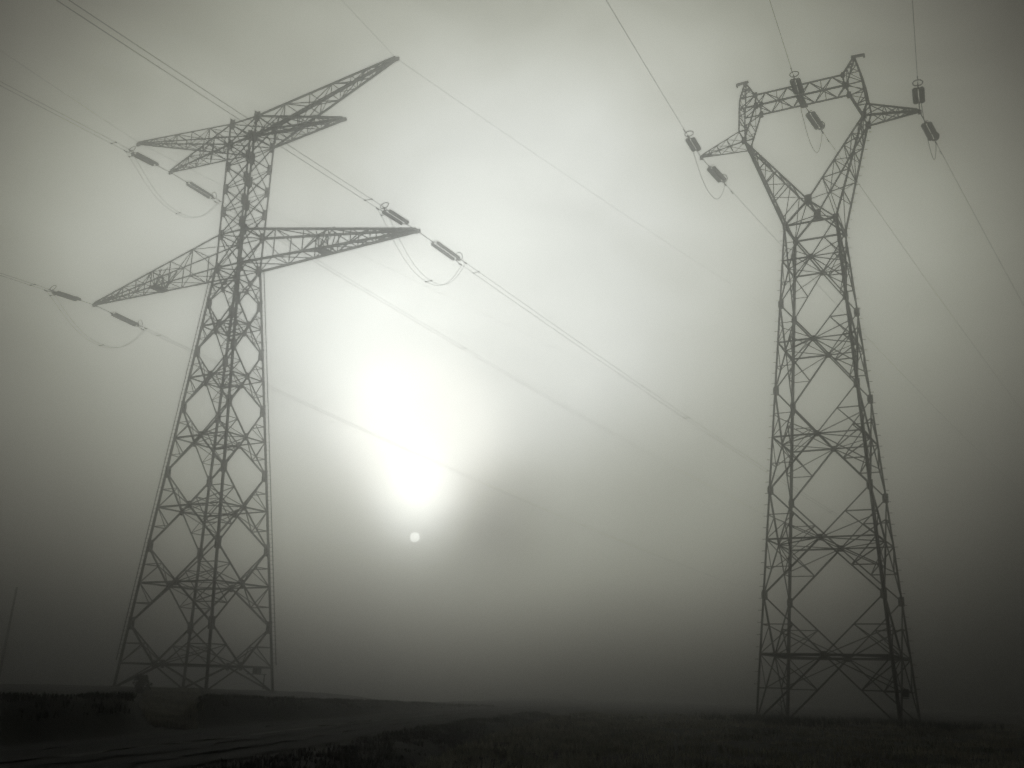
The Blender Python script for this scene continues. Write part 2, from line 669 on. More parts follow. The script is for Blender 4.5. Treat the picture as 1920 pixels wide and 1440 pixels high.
cat = empty('lattice_tower', (RT['x'], RT['y'], 0.0), RT['yaw'])
tag(cat, 'steel lattice pylon with an open heart-shaped head, standing on the grass field', 'pylon', 'steel lattice pylons in the fog')
ZW = 35.6679
cat_legs, arms = {}, {}
for k, (sx, sy) in CORN.items():
    hb, hw_ = rhalf(0), rhalf(ZW)
    nodes = [(sx * rhalf(z)[0], sy * rhalf(z)[1], z) for z in rz_lv[1:]]
    cat_legs[k] = build_leg(cat, [(sx * hb[0], sy * hb[1], -0.05), (sx * hw_[0], sy * hw_[1], ZW)], 0.17, nodes, 0.42, (sx, sy), -0.5)
bm_ = MB()
kz = [(rx_lv[i] - rz_lv[i]) / (rz_lv[i + 1] - rz_lv[i]) for i in range(5)]
body(rz_lv, rhalf, 0.100, 0.066, kz, bm_, plate_=0.28, hws=[0.16, 0.105, 0.100, 0.100, 0.100])
zl = rz_lv[0] + 4.3564 * 0.5
for P, Q, nn in FACES:                              # the low struts are heavier
    pass
bm_.build('body_bracing', M['steel'], cat)
# waist and crotch
CF, CB = H(0, -1.455, 37.543), H(0, 1.455, 37.543)
wA, wB, wC, wD = [(s[0] * rhalf(ZW)[0], s[1] * rhalf(ZW)[1], ZW) for s in (CORN['A'], CORN['B'], CORN['C'], CORN['D'])]
wst = MB()
for a, b in ((wA, wC), (wB, wD), (wA, wB), (wC, wD), (CF, CB)): wst.angle(a, b, 0.12)
for a, b in ((wA, CF), (wC, CF), (wB, CB), (wD, CB)): wst.angle(a, b, 0.13)
for a, b in ((wA, CB), (wB, CF), (wC, CB), (wD, CF)): wst.angle(a, b, 0.085)
for c in (CF, CB): wst.plate(c, (0, 1, 0), 0.55)
wst.build('waist_frame', M['steel'], cat)
# V arms and the head above them
for s in (-1, 1):
    SF, SB = H(s * 4.586, -0.856, 43.90), H(s * 4.586, 0.856, 43.90)
    o_f, o_b = (wA, wB) if s < 0 else (wC, wD)
    va = MB()
    va.angle(o_f, SF, 0.17); va.angle(o_b, SB, 0.17)
    va.angle(CF, SF, 0.14); va.angle(CB, SB, 0.14)
    zig(va, o_f, SF, CF, SF, 6, 0.068, 0, ratio=0.82)
    zig(va, o_b, SB, CB, SB, 6, 0.068, 0, ratio=0.82)
    zig(va, o_f, SF, o_b, SB, 6, 0.068, 1, ratio=0.82)
    zig(va, CF, SF, CB, SB, 6, 0.068, 0, ratio=0.82)
    for p in (SF, SB): va.plate(p, (0, 1, 0), 0.42)
    arms[s] = va.build('window_arm', M['steel'], cat)
    # upright horn between shoulder, beam end and peak
    hn = MB()
    pk = H(s * 4.30, 0, 49.55)
    for v in (-1, 1):
        S0 = H(s * 4.586, v * 0.856, 43.90)
        O1 = H(s * 4.93, v * 0.84, 44.77)
        O2 = H(s * 4.78, v * 0.77, 46.78)
        O3 = H(s * 4.66, v * 0.72, 47.72)
        I1 = H(s * 3.45, v * 0.77, 46.78)
        I2 = H(s * 3.40, v * 0.77, 47.72)
        pv = H(s * 4.30, v * 0.10, 49.50)
        for a, b in ((S0, O1), (O1, O2), (O2, O3), (O3, pv)): hn.angle(a, b, 0.13)
        for a, b in ((S0, I1), (I1, I2), (I2, pv)): hn.angle(a, b, 0.13)
        hn.angle(O2, I1, 0.085); hn.angle(O3, I2, 0.085)
        hn.angle(O2, I2, 0.07)
        zig(hn, S0, I1, O1, O2, 3, 0.068, 1)
        hn.angle(O1, lerp(S0, I1, 0.3), 0.068)
        zig(hn, O3, pv, I2, pv, 3, 0.06, 0, ratio=0.8)
        hn.plate(I1, (0, 1, 0), 0.36); hn.plate(I2, (0, 1, 0), 0.32)
    for (a0, a1) in (((4.93, 44.77), (4.78, 46.78)), ((4.78, 46.78), (4.66, 47.72)), ((4.586, 43.90), (3.45, 46.78))):
        va_, vb_ = (0.84, 0.77)
        zig(hn, H(s * a0[0], -va_, a0[1]), H(s * a1[0], -vb_, a1[1]), H(s * a0[0], va_, a0[1]), H(s * a1[0], vb_, a1[1]), 2, 0.06, 0)
    zig(hn, H(s * 4.66, -0.72, 47.72), H(s * 4.3, -0.1, 49.5), H(s * 4.66, 0.72, 47.72), H(s * 4.3, 0.1, 49.5), 3, 0.06, 0)
    zig(hn, H(s * 3.40, -0.77, 47.72), H(s * 4.3, -0.1, 49.5), H(s * 3.40, 0.77, 47.72), H(s * 4.3, 0.1, 49.5), 3, 0.06, 1)
    horn = hn.build('horn', M['steel'], cat)
    br = MB()
    br.bar(H(s * 4.05, 0, 49.55), H(s * 5.0, 0, 49.50), 0.20, 0.16)
    br.bar(H(s * 4.95, 0, 49.42), H(s * 5.08, 0, 49.42), 0.26, 0.24)
    br.build('peak_bracket', M['plate'], horn)
    # side arm
    tip = H(s * 8.375, 0, 43.76)
    ca = MB()
    roots_t = [H(s * 4.93, v * 0.84, 44.77) for v in (-1, 1)]
    roots_b = [H(s * 4.62, v * 0.856, 43.84) for v in (-1, 1)]
    tt_ = [H(s * 8.3, v * 0.10, 43.84) for v in (-1, 1)]
    tb_ = [H(s * 8.3, v * 0.10, 43.70) for v in (-1, 1)]
    for i in range(2):
        ca.angle(roots_t[i], tt_[i], 0.11); ca.angle(roots_b[i], tb_[i], 0.11)
        zig(ca, roots_b[i], tb_[i], roots_t[i], tt_[i], 4, 0.055, i, ratio=0.8)
    zig(ca, roots_t[0], tt_[0], roots_t[1], tt_[1], 4, 0.055, 0, ratio=0.8)
    zig(ca, roots_b[0], tb_[0], roots_b[1], tb_[1], 4, 0.055, 1, ratio=0.8)
    ca.bar(H(s * 7.55, 0, 43.80), H(s * 8.42, 0, 43.76), 0.30, 0.10)
    ca.bar(H(s * 8.30, 0, 43.62), H(s * 8.55, 0, 43.62), 0.12, 0.30)
    ca.build('crossarm', M['steel'], cat)
# bridge beam
bb = MB()
ch = {}
for v in (-1, 1):
    for nm, z in (('b', 46.782), ('t', 47.724)):
        ch[(v, nm)] = (H(-3.45, v * 0.77, z), H(3.45, v * 0.77, z))
        bb.angle(*ch[(v, nm)], 0.11)
for v in (-1, 1): zig(bb, *ch[(v, 'b')], *ch[(v, 't')], 8, 0.065, 0 if v < 0 else 1, struts=False)
zig(bb, *ch[(-1, 't')], *ch[(1, 't')], 8, 0.065, 1, struts=False)
zig(bb, *ch[(-1, 'b')], *ch[(1, 'b')], 8, 0.065, 0, struts=False)
for t in (0.25, 0.5, 0.75):
    for v in (-1, 1): bb.angle(lerp(*ch[(v, 'b')], t), lerp(*ch[(v, 't')], t), 0.06)
beam = bb.build('bridge_beam', M['steel'], cat)
hb_ = MB()
hb_.bar(H(0.0, -0.95, 46.70), H(0.0, 0.95, 46.70), 0.50, 0.14)
hb_.bar(H(0.0, -0.7, 46.86), H(0.0, 0.7, 46.86), 0.34, 0.16)
hb_.build('hanger_plate', M['plate'], beam)


def step_bolts(par, p0, p1, out, n, L=0.24):
    p0, p1, out = Vector(p0), Vector(p1), Vector(out).normalized()
    mb = MB()
    mb.bar((0, 0, 0), out * L, 0.032, 0.032)
    first = None
    for i in range(n):
        if first is None:
            first = o = mb.build('step_bolt', M['fitting'], par)
        else:
            o = first.copy()
            COL.objects.link(o)
        o.location = p0.lerp(p1, (i + 0.5) / n)


def climbing_rail(par, p0, p1, out, n, L=0.30):
    p0, p1, out = Vector(p0), Vector(p1), Vector(out).normalized()
    mb = MB()
    for i in range(n):
        b = p0.lerp(p1, (i + 0.5) / n)
        mb.bar(b - out * 0.12, b + out * (L + 0.10), 0.028, 0.028)
    mb.bar(p0 + out * L, p1 + out * L, 0.045, 0.06)
    return mb.build('climbing_rail', M['fitting'], par)


for k, s in (('A', (-1, -1)), ('D', (1, 1))):
    hb, hw_ = rhalf(2.0), rhalf(ZW)
    step_bolts(cat_legs[k], (s[0] * (hb[0] + 0.05), s[1] * hb[1], 2.0), (s[0] * (hw_[0] + 0.05), s[1] * hw_[1], ZW), (s[0], s[1] * 0.25, 0), 42)
step_bolts(arms[1], (rhalf(ZW)[0] + .05, rhalf(ZW)[1], ZW), H(4.65, 0.9, 43.7), (1, 0.3, 0), 12)
cb = MB()
cb.bar((4.25, -0.05, 2.1), (4.25, 0.45, 2.1), 0.42, 0.5)
cb.bar((4.25, -0.9, 1.78), (4.25, 1.3, 1.78), 0.07, 0.07)
cb.build('control_box', M['sign'], cat)

# ------------------------------------------------------------------ LEFT: tall tower with wide crossarms
LT = dict(x=-26.1752, y=95.1674, z=0.741, yaw=-0.54759)
lz0 = 0.741
lz_lv = [z - lz0 for z in (0.741, 6.0659, 12.6871, 19.2873, 25.2820, 30.6273, 35.3539, 38.8771)]
LZW = lz_lv[-1]
LZA, LZB, LZT = 42.2589 - lz0, 51.8205 - lz0, 54.0112 - lz0


def lhalf(z):
    if z <= LZW:
        k = z / LZW
        return (5.4371 + (1.5377 - 5.4371) * k, 3.7738 + (1.3005 - 3.7738) * k)
    k = (z - LZW) / (LZT - LZW)
    return (1.5377 + (1.7272 - 1.5377) * k, 1.3005 + (1.2917 - 1.3005) * k)


def LC(k, z):
    h = lhalf(z)
    return (CORN[k][0] * h[0], CORN[k][1] * h[1], z)


tall = empty('lattice_tower', (LT['x'], LT['y'], LT['z']), LT['yaw'])
tag(tall, 'tall steel lattice pylon with two tiers of long pointed crossarms behind the road bank', 'pylon', 'steel lattice pylons in the fog')
cage_lv = [LZW, LZA] + [LZA + (LZB - LZA) * i / 4 for i in range(1, 5)] + [LZT]
for k, (sx, sy) in CORN.items():
    nodes = [LC(k, z) for z in lz_lv[1:] + cage_lv[1:]]
    build_leg(tall, [LC(k, -0.05), LC(k, LZW), LC(k, LZT)], 0.235, nodes, 0.66, (sx, sy), -0.5)
lb = MB()
kzl = [0.375, 0.52, 0.52, 0.52, 0.525, 0.52, 0.52]
body(lz_lv[:-1], lhalf, 0.140, 0.074, kzl, lb, first_lower=False, plate_=0.42)
z0, z1 = lz_lv[-2], lz_lv[-1]
for P, Q, nn in FACES:
    face_panel(lb, LC(P, z0), LC(Q, z0), LC(P, z1), LC(Q, z1), 0.52, 0.125, 0.066, lower=True, upper=False, plate_=0.4, nrm=nn)
lb.build('body_bracing', M['steel'], tall)
cg = MB()
for i in range(len(cage_lv) - 1):
    z0, z1 = cage_lv[i], cage_lv[i + 1]
    for P, Q, nn in FACES:
        cg.angle(LC(P, z0), LC(Q, z1), 0.11); cg.angle(LC(Q, z0), LC(P, z1), 0.11)
        if i in (0, 1, 5): cg.angle(LC(P, z0), LC(Q, z0), 0.13)
        if i in (2, 3, 4): cg.angle(LC(P, z0), LC(Q, z0), 0.075)
        if i == 5: cg.angle(LC(P, z1), LC(Q, z1), 0.13)
    if i in (0, 1, 5):
        cg.angle(LC('A', z0), LC('D', z0), 0.09); cg.angle(LC('B', z0), LC('C', z0), 0.09)
cg.angle(LC('A', LZT), LC('D', LZT), 0.09); cg.angle(LC('B', LZT), LC('C', LZT), 0.09)
cg.build('cage_bracing', M['steel'], tall)


def pyramid_arm(par, s, zb, zt, tipu, tipz, n, wc, wb, name, plate_len, ratio=0.86):
    mb = MB()
    P, Q = ('A', 'B') if s < 0 else ('C', 'D')
    rb = [LC(P, zb), LC(Q, zb)]
    rt_ = [LC(P, zt), LC(Q, zt)]
    tb = [(s * tipu, v * 0.12, tipz - 0.06) for v in (-1, 1)]
    tt2 = [(s * tipu, v * 0.12, tipz + 0.10) for v in (-1, 1)]
    for i in range(2):
        mb.angle(rb[i], tb[i], wc); mb.angle(rt_[i], tt2[i], wc)
        zig(mb, rb[i], tb[i], rt_[i], tt2[i], n, wb, i, ratio=ratio)
    zig(mb, rb[0], tb[0], rb[1], tb[1], n, wb, 0, ratio=ratio)
    zig(mb, rb[0], tb[0], rb[1], tb[1], n, wb * 0.9, 1, struts=False, ratio=ratio)
    zig(mb, rt_[0], tt2[0], rt_[1], tt2[1], n, wb, 1, ratio=ratio)
    mb.bar((s * (tipu - plate_len), 0, tipz + 0.02), (s * (tipu + 0.1), 0, tipz + 0.02), 0.36, 0.14)
    mb.bar((s * (tipu - 0.1), 0, tipz - 0.1), (s * (tipu + 0.35), 0, tipz - 0.1), 0.20, 0.34)
    return mb.build(name, M['steel'], par)


TU = (20.7397, 11.5473, 17.2457)
TZ = [z - lz0 for z in (38.7304, 51.7296, 56.3447)]
TUL = (20.25, 11.10, 16.80)


def tu(s, i):
    return TUL[i] if s < 0 else TU[i]


for s in (-1, 1):
    arm = pyramid_arm(tall, s, LZW, LZA, tu(s, 0), TZ[0], 8, 0.19, 0.088, 'lower_crossarm', 1.6)
    pl = MB()                                       # mid-arm hanger platform with its V of struts
    u = s * 10.6
    f = (10.6 - 1.54) / (tu(s, 0) - 1.54)
    hv = 1.30 * (1 - f)
    zt_ = LZA + (TZ[0] - LZA) * f
    zb_ = LZW + (TZ[0] - LZW) * f
    pl.bar((u - 0.2, -hv - 0.15, zb_ + 0.0), (u - 0.2, hv + 0.15, zb_ + 0.0), 1.0, 0.22)
    for du in (-1.5, -0.6, 0.6, 1.5):
        for v in (-1, 1):
            pl.angle((u, v * hv, zb_ + 0.05), (u + du, v * hv * 0.92, zt_), 0.08)
    for v in (-1, 1):
        pl.angle((u, -v * hv, zb_ + 0.05), (u + 0.3, v * hv, zt_), 0.08)
    pl.build('hanger_platform', M['plate'], arm)
    pyramid_arm(tall, s, LZB, LZT, tu(s, 1), TZ[1], 5, 0.17, 0.080, 'upper_crossarm', 0.9)
    pyramid_arm(tall, s, LZB, LZT, tu(s, 2), TZ[2], 7, 0.17, 0.080, 'earth_wire_arm', 1.2)
for k in ('A', 'D'):
    s = CORN[k]
    a, b = LC(k, 2.2), LC(k, LZW)
    climbing_rail(tall, (a[0] + s[0] * 0.1, a[1], a[2]), (b[0] + s[0] * 0.1, b[1], b[2]), (s[0], s[1] * 0.9, 0), 95)
cb = MB()
cb.bar((4.3, 2.6, 1.72), (4.3, 3.15, 1.72), 0.5, 0.5)
cb.bar((4.6, 1.6, 1.42), (4.6, 3.5, 1.42), 0.5, 0.06)
cb.bar((4.7, 3.4, 1.42), (4.7, 3.4, 0.2), 0.07, 0.07)
cb.build('control_box', M['sign'], tall)


# ------------------------------------------------------------------ lines: where they hang and which way they run
def local_to_world(T, p, z0=0.0):
    c, s = math.cos(T['yaw']), math.sin(T['yaw'])
    return Vector((T['x'] + c * p[0] - s * p[1], T['y'] + s * p[0] + c * p[1], p[2] + z0))


AZ = {('L', -1): 0.1274, ('L', 1): -0.1013, ('R', -1): 0.1172, ('R', 1): -0.0978}
SL = {('L', -1): -0.0869, ('L', 1): -0.1320, ('R', -1): -0.1164, ('R', 1): -0.0639}
CURV = 0.00022
TW = {'L': (LT, lz0), 'R': (RT, 0.0)}


def heading(tw, s):
    th = TW[tw][0]['yaw'] + AZ[(tw, s)]
    return Vector((-math.sin(th), math.cos(th), 0)) * s


def along(tw, s, P, t, da=0.0, curv=CURV):
    d = heading(tw, s)
    return P + d * t + Vector((0, 0, (SL[(tw, s)] + da) * t + curv * t * t))


LINES = {  # attachment points
    'LL': ('L', local_to_world(LT, (-TUL[0] - 0.1, 0, TZ[0] - 0.1), lz0), "tall pylon's lower left arm"),
    'LR': ('L', local_to_world(LT, (TU[0] + 0.1, 0, TZ[0] - 0.1), lz0), "tall pylon's lower right arm"),
    'LU': ('L', local_to_world(LT, (-TUL[1] - 0.1, 0, TZ[1] - 0.1), lz0), "tall pylon's upper left arm"),
    'RL': ('R', local_to_world(RT, H(-8.42, 0, 43.66)), "heart-headed pylon's left arm"),
    'RC': ('R', local_to_world(RT, H(0, 0, 46.66)), "heart-headed pylon's top beam"),
    'RR': ('R', local_to_world(RT, H(8.42, 0, 43.66)), "heart-headed pylon's right arm"),
}


# ------------------------------------------------------------------ insulator strings (local +Y runs along the line)
def make_string(kind):
    if kind == 'L':
        s0, s1, s2, gap, rd, nd, twin = 2.25, 5.25, 6.2, 0.30, 0.165, 19, 0.30
    else:
        s0, s1, s2, gap, rd, nd, twin = 1.9, 4.15, 4.8, 0.225, 0.195, 12, 0.0
    root = empty('insulator_string')
    lk = MB()
    lk.tube([(0, 0.1, 0), (0, s0 - 0.2, 0)], 0.035, 6)
    lk.bar((0, 0.05, 0), (0, 0.35, 0), 0.10, 0.05)
    lk.bar((0, s0 - 0.5, 0), (0, s0 - 0.2, 0), 0.09, 0.06)
    lk.build('link_rod', M['fitting'], root)
    for y in (s0 - 0.16, s1 + 0.16):
        yk = MB()
        sg = 1 if y < s1 else -1
        yk.add([(-gap - .08, y + sg * .06, -.02), (gap + .08, y + sg * .06, -.02), (0.08, y - sg * .12, -.02), (-0.08, y - sg * .12, -.02),
                (-gap - .08, y + sg * .06, .02), (gap + .08, y + sg * .06, .02), (0.08, y - sg * .12, .02), (-0.08, y - sg * .12, .02)],
               [(0, 1, 2, 3), (7, 6, 5, 4), (0, 4, 5, 1), (1, 5, 6, 2), (2, 6, 7, 3), (3, 7, 4, 0)])
        yk.build('yoke_plate', M['fitting'], root)
    for x in (-gap, gap):
        st = MB()
        prof = [(s0 - 0.1, 0.03)]
        step = (s1 - s0) / nd
        for i in range(nd):
            y = s0 + i * step
            prof += [(y, 0.045), (y + step * 0.25, 0.05), (y + step * 0.35, rd), (y + step * 0.62, rd * 0.97), (y + step * 0.72, 0.06), (y + step * 0.98, 0.045)]
        prof.append((s1 + 0.1, 0.03))
        st.lathe_y(prof, (x, 0), 14)
        st.build('disc_stack', M['glass'], root, smooth=False)
    rg = MB()
    rr_ = 0.36 if kind == 'L' else 0.33
    rg.torus_y((0, 0, 0), rr_, 0.040)
    ca_, sa_ = math.cos(R(30)), math.sin(R(30))       # the ring leans back over the discs
    rg.v = [(x, y * ca_ - z * sa_ + s1 + 0.30, y * sa_ + z * ca_ + rr_ + 0.02) for x, y, z in rg.v]
    rg.bar((0, s1 + 0.16, -0.02), (0, s1 + 0.46, 0.09), 0.05, 0.05)
    rg.build('arcing_ring', M['fitting'], root)
    hn = MB()
    hn.tube([(0, s0 - 0.12, 0.0), (0.03, s0 - 0.05, 0.25), (0.06, s0 + 0.10, 0.38), (0.10, s0 + 0.24, 0.34)], 0.022, 5)
    hn.build('arcing_horn', M['fitting'], root)
    cl = MB()
    if twin:
        for x in (-twin, twin):
            cl.tube([(x * 0.75, s1 + 0.18, 0), (x, s1 + 0.6, 0), (x, s2, 0)], 0.035, 6)
            cl.bar((x, s2 - 0.25, -0.05), (x, s2 + 0.15, -0.02), 0.07, 0.1)
    else:
        cl.tube([(0, s1 + 0.2, 0), (0, s2 + 0.3, 0)], 0.038, 6)
        cl.bar((0, s2 - 0.2, -0.05), (0, s2 + 0.2, -0.03), 0.08, 0.12)
    cl.build('dead_end_clamp', M['fitting'], root)
    return root


STR = {'L': make_string('L'), 'R': make_string('R')}
HOT = {'L': 6.2, 'R': 4.8}
used = {'L': False, 'R': False}
SIDE = {-1: 'upper near side', 1: 'lower far side'}
RUN = {-1: 'overhead', 1: 'away into the fog'}
for key, (tw, P, where) in LINES.items():
    for s in (-1, 1):
        o = STR[tw] if not used[tw] else copy_tree(STR[tw])
        used[tw] = True
        d = heading(tw, s) + Vector((0, 0, SL[(tw, s)]))
        d.normalize()
        x = d.cross(Vector((0, 0, 1))).normalized()
        z = x.cross(d)
        o.matrix_world = Matrix(((x.x, d.x, z.x, P.x), (x.y, d.y, z.y, P.y), (x.z, d.z, z.z, P.z), (0, 0, 0, 1)))
        tag(o, f'double insulator string on the {SIDE[s]} of the {where}', 'insulator', 'insulator strings on the pylons')


# ------------------------------------------------------------------ conductors
def frame(d):
    x = d.cross(Vector((0, 0, 1))).normalized()
    return x


def spacer(mb, a, b):
    mb.bar(a, b, 0.05, 0.05)
    for p in (a, b): mb.bar(p - Vector((0.06, 0.06, 0)), p + Vector((0.06, 0.06, 0)), 0.09, 0.09)


DA = {('LL', -1): -.0006, ('LL', 1): -.0007, ('LU', -1): -.0104, ('LU', 1): -.0161, ('LR', -1): -.0035, ('LR', 1): -.0083,
      ('RL', -1): .0147, ('RL', 1): .0214, ('RC', -1): .0007, ('RC', 1): .0048, ('RR', -1): -.0007, ('RR', 1): -.0071}
for key, (tw, P, where) in LINES.items():
    for s in (-1, 1):
        t0 = HOT[tw] - 0.2
        t1 = 150.0 if s < 0 else 152.0
        if tw == 'R' and s < 0: t1 = 125.0
        n = 60
        ts = [t0 + (t1 - t0) * (i / n) ** 1.5 for i in range(n + 1)]
        da = DA[(key, s)] * 0
        pts = [along(tw, s, P, t, da) for t in ts]
        xx = frame(heading(tw, s))
        o = empty('twin_conductor' if tw == 'L' else 'conductor', pts[0])
        if tw == 'L':
            for e in (-1, 1):
                mb = MB()
                mb.tube([p + xx * (0.30 * e) - pts[0] for p in pts], 0.0185, 5)
                mb.build('wire', M['wire'], o)
            for t in [8.0] + list(range(48, int(t1), 45)):
                c = along(tw, s, P, t, da)
                mb = MB()
                spacer(mb, c - xx * 0.30 - pts[0], c + xx * 0.30 - pts[0])
                mb.build('spacer', M['fitting'], o)
            lab = f'pair of power wires running {RUN[s]} from the {where}'
        else:
            mb = MB()
            mb.tube([p - pts[0] for p in pts], 0.0185, 5)
            mb.build('wire', M['wire'], o)
            mb = MB()
            c = along(tw, s, P, t0 + 1.6, da) - pts[0]
            dd = (along(tw, s, P, t0 + 2.2, da) - pts[0] - c).normalized()
            mb.bar(c - dd * 0.25 - Vector((0, 0, .1)), c - dd * 0.12 - Vector((0, 0, .1)), 0.07, 0.07)
            mb.bar(c + dd * 0.12 - Vector((0, 0, .1)), c + dd * 0.25 - Vector((0, 0, .1)), 0.07, 0.07)
            mb.bar(c - dd * 0.25 - Vector((0, 0, .1)), c + dd * 0.25 - Vector((0, 0, .1)), 0.02, 0.02)
            mb.bar(c - Vector((0, 0, .1)), c, 0.03, 0.03)
            mb.build('vibration_damper', M['fitting'], o)
            lab = f'single power wire running {RUN[s]} from the {where}'
        tag(o, lab, 'power line', 'conductors strung from the pylons')

# jumper loops under the strings
for key, (tw, P, where) in LINES.items():
    a = along(tw, -1, P, HOT[tw])
    b = along(tw, 1, P, HOT[tw])
    sag = {'LL': 3.5, 'LR': 3.6, 'LU': 3.6, 'RL': 2.7, 'RC': 3.4, 'RR': 2.9}[key]
    o = empty('jumper_loop', a)

    def jp(u, off):
        q = 2 * u ** 1.25 - 1
        base = a.lerp(b, u)
        xx = frame(heading(tw, -1) * -1).lerp(frame(heading(tw, 1)), u)
        return base + xx * off - Vector((0, 0, sag * (1 - abs(q) ** 2.3))) - a

    us = [0.5 - 0.5 * math.cos(math.pi * i / 36) for i in range(37)]
    if tw == 'L':
        for e in (-1, 1):
            mb = MB()
            mb.tube([jp(u, e * (0.30 - 0.10 * u)) for u in us], 0.017, 5)
            mb.build('wire', M['wire'], o)
        for u in (0.05, 0.58):
            mb = MB()
            spacer(mb, jp(u, -0.28), jp(u, 0.28))
            mb.build('spacer', M['fitting'], o)
        lab = f'drooping double jumper loop slung below the {where}'
    else:
        mb = MB()
        mb.tube([jp(u, 0) for u in us], 0.022, 5)
        mb.build('wire', M['wire'], o)
        lab = f'drooping single jumper loop slung below the {where}'
    tag(o, lab, 'jumper wire', 'jumper loops below the insulators')

# earth wires over the tall pylon
for s_, nm in ((-1, 'left'), (1, 'right')):
    P = local_to_world(LT, (s_ * tu(s_, 2), 0, TZ[2] + 0.05), lz0)
    da = {-1: (0.095, 0.107), 1: (0.087, 0.136)}[s_]
    pts = [along('L', -1, P, t, da[0]) for t in [130 * (1 - i / 40) ** 1.4 for i in range(40)]]
    pts += [P] + [along('L', 1, P, t, da[1] - 0.01) for t in [152 * (i / 50) ** 1.5 for i in range(1, 51)]]
    o = empty('earth_wire', P)
    mb = MB()
    mb.tube([p - P for p in pts], 0.013, 5)
    mb.build('wire', M['wire'], o)
    mb = MB()
    mb.bar((0, 0, 0.06), (0, 0, -0.12), 0.16, 0.08)
    mb.build('clamp', M['fitting'], o)
    tag(o, f"thin earth wire passing over the tall pylon's topmost {nm} arm tip", 'earth wire', 'earth wires on the tall pylon')


# ------------------------------------------------------------------ vegetation and small things
def blades(mb, x, y, z, n, h, spread, rng, w=0.012, lean=0.5):
    for _ in range(n):
        a = rng.uniform(0, 6.283)
        r = spread * rng.random() ** 0.5
        bx, by = x + r * math.cos(a), y + r * math.sin(a)
        hh = h * rng.uniform(0.5, 1.15)
        b = rng.uniform(0, 6.283)
        lx, ly = math.cos(b) * hh * lean * rng.random(), math.sin(b) * hh * lean * rng.random()
        c = rng.uniform(0, 3.1416)
        wx, wy = math.cos(c) * w, math.sin(c) * w
        mb.add([(bx - wx, by - wy, z - 0.03), (bx + wx, by + wy, z - 0.03),
                (bx + lx * .4 + wx * .7, by + ly * .4 + wy * .7, z + hh * .6), (bx + lx * .4 - wx * .7, by + ly * .4 - wy * .7, z + hh * .6),
                (bx + lx, by + ly, z + hh)],
               [(0, 1, 2, 3), (3, 2, 4)])


rng = random.Random(3)


def grass_field(name, m, n, yr, xr_fn, h, label, w, per, keep=None, spread=0.22, lean=0.6):
    mb = MB()
    xs, ys = [], []
    for _ in range(n):
        y = yr[0] + (yr[1] - yr[0]) * rng.random() ** 1.5
        x0, x1 = xr_fn(y)
        xs.append(x0 + (x1 - x0) * rng.random())
        ys.append(y)
    zs = ground_z(np.array(xs), np.array(ys))
    cl = vnoise(np.array(xs) / 2.2, np.array(ys) / 2.2, 11) + 0.6 * vnoise(np.array(xs) / 0.8, np.array(ys) / 0.8, 12)
    for x, y, z, c in zip(xs, ys, zs, cl):
        if c < -0.12 and rng.random() < 0.75: continue
        if name == 'bank_grass' and gateway(np.array([x]), np.array([y]))[0] > 0.1: continue
        k = 1 + y / 60
        blades(mb, x, y, float(z), per, h * (0.65 + max(c, -0.3) * 0.9), spread, rng, w * k, lean)
    o = mb.build(name, m)
    tag(o, label, 'grass', kind='stuff')
    return o


def rr_edge(y): return float(interp(y, RY, RXR))


grass_field('meadow_grass', M['grass'], 9500, (17, 88), lambda y: (rr_edge(y) + 3.6, min(rr_edge(y) + 48, y * 0.62 + 6)), 0.24,
            'low tussocky winter grass covering the field right of the ditch', 0.014, 6)
grass_field('verge_grass', M['bankgrass'], 2600, (15, 75), lambda y: (rr_edge(y) + 0.35, rr_edge(y) + 3.4), 0.18,
            'dark rough grass on the verge between road and ditch', 0.014, 6)
grass_field('bank_grass', M['bankgrass'], 3400, (12, 100), lambda y: (rr_edge(y) - ROAD_W - 3.6, rr_edge(y) - ROAD_W - 0.9), 0.19,
            'dark short grass on the bank left of the road', 0.014, 6)
dl = MB()
for _ in range(1500):
    y = 17 + 45 * rng.random() ** 1.4
    x = rr_edge(y) + 4.0 + 5.5 * rng.random() ** 1.6
    if vnoise(np.array([x / 0.9]), np.array([y / 1.6]), 41)[0] < -0.1: continue
    blades(dl, x, y, gz(x, y), 7, 0.22, 0.2, rng, 0.016 * (1 + y / 60), 0.8)
DITCH = dl
wd = MB()
for _ in range(420):
    a, q = rng.uniform(0, 6.283), 9.5 * rng.random() ** 0.5
    x, y = 22.5 + math.cos(a) * q, 74.0 + math.sin(a) * q
    if vnoise(np.array([x / 2.0]), np.array([y / 2.0]), 31)[0] < -0.05: continue
    blades(wd, x, y, gz(x, y), 7, 0.5, 0.35, rng, 0.03, 0.7)
tag(wd.build('pylon_weeds', M['bankgrass']), 'darker rough weeds around the legs of the heart-headed pylon', 'weeds', kind='stuff')
# pale grass seen through the gateway in the bank
gp = MB()
for _ in range(2600):
    y = 37.5 + 48 * rng.random() ** 1.3
    x = y * math.tan(R(rng.uniform(-17.6, -15.2)))
    if x > rr_edge(y) - ROAD_W - 0.6: continue
    blades(gp, x, y, gz(x, y), 7, 0.24, 0.25, rng, 0.018 * y / 36)
M['palegrass'] = mat('pale_grass', (0.10, 0.095, 0.075), 0.9, 0, 0.3, 0.6, var_col=(0.45, 0.44, 0.37), translucent=0.45)
tag(DITCH.build('ditch_edge_grass', M['palegrass']), 'pale frosted grass tufts along the right edge of the dark ditch', 'grass', kind='stuff')
tag(gp.build('gateway_grass', M['palegrass']), 'pale dead grass filling the gap in the dark bank', 'grass', kind='stuff')


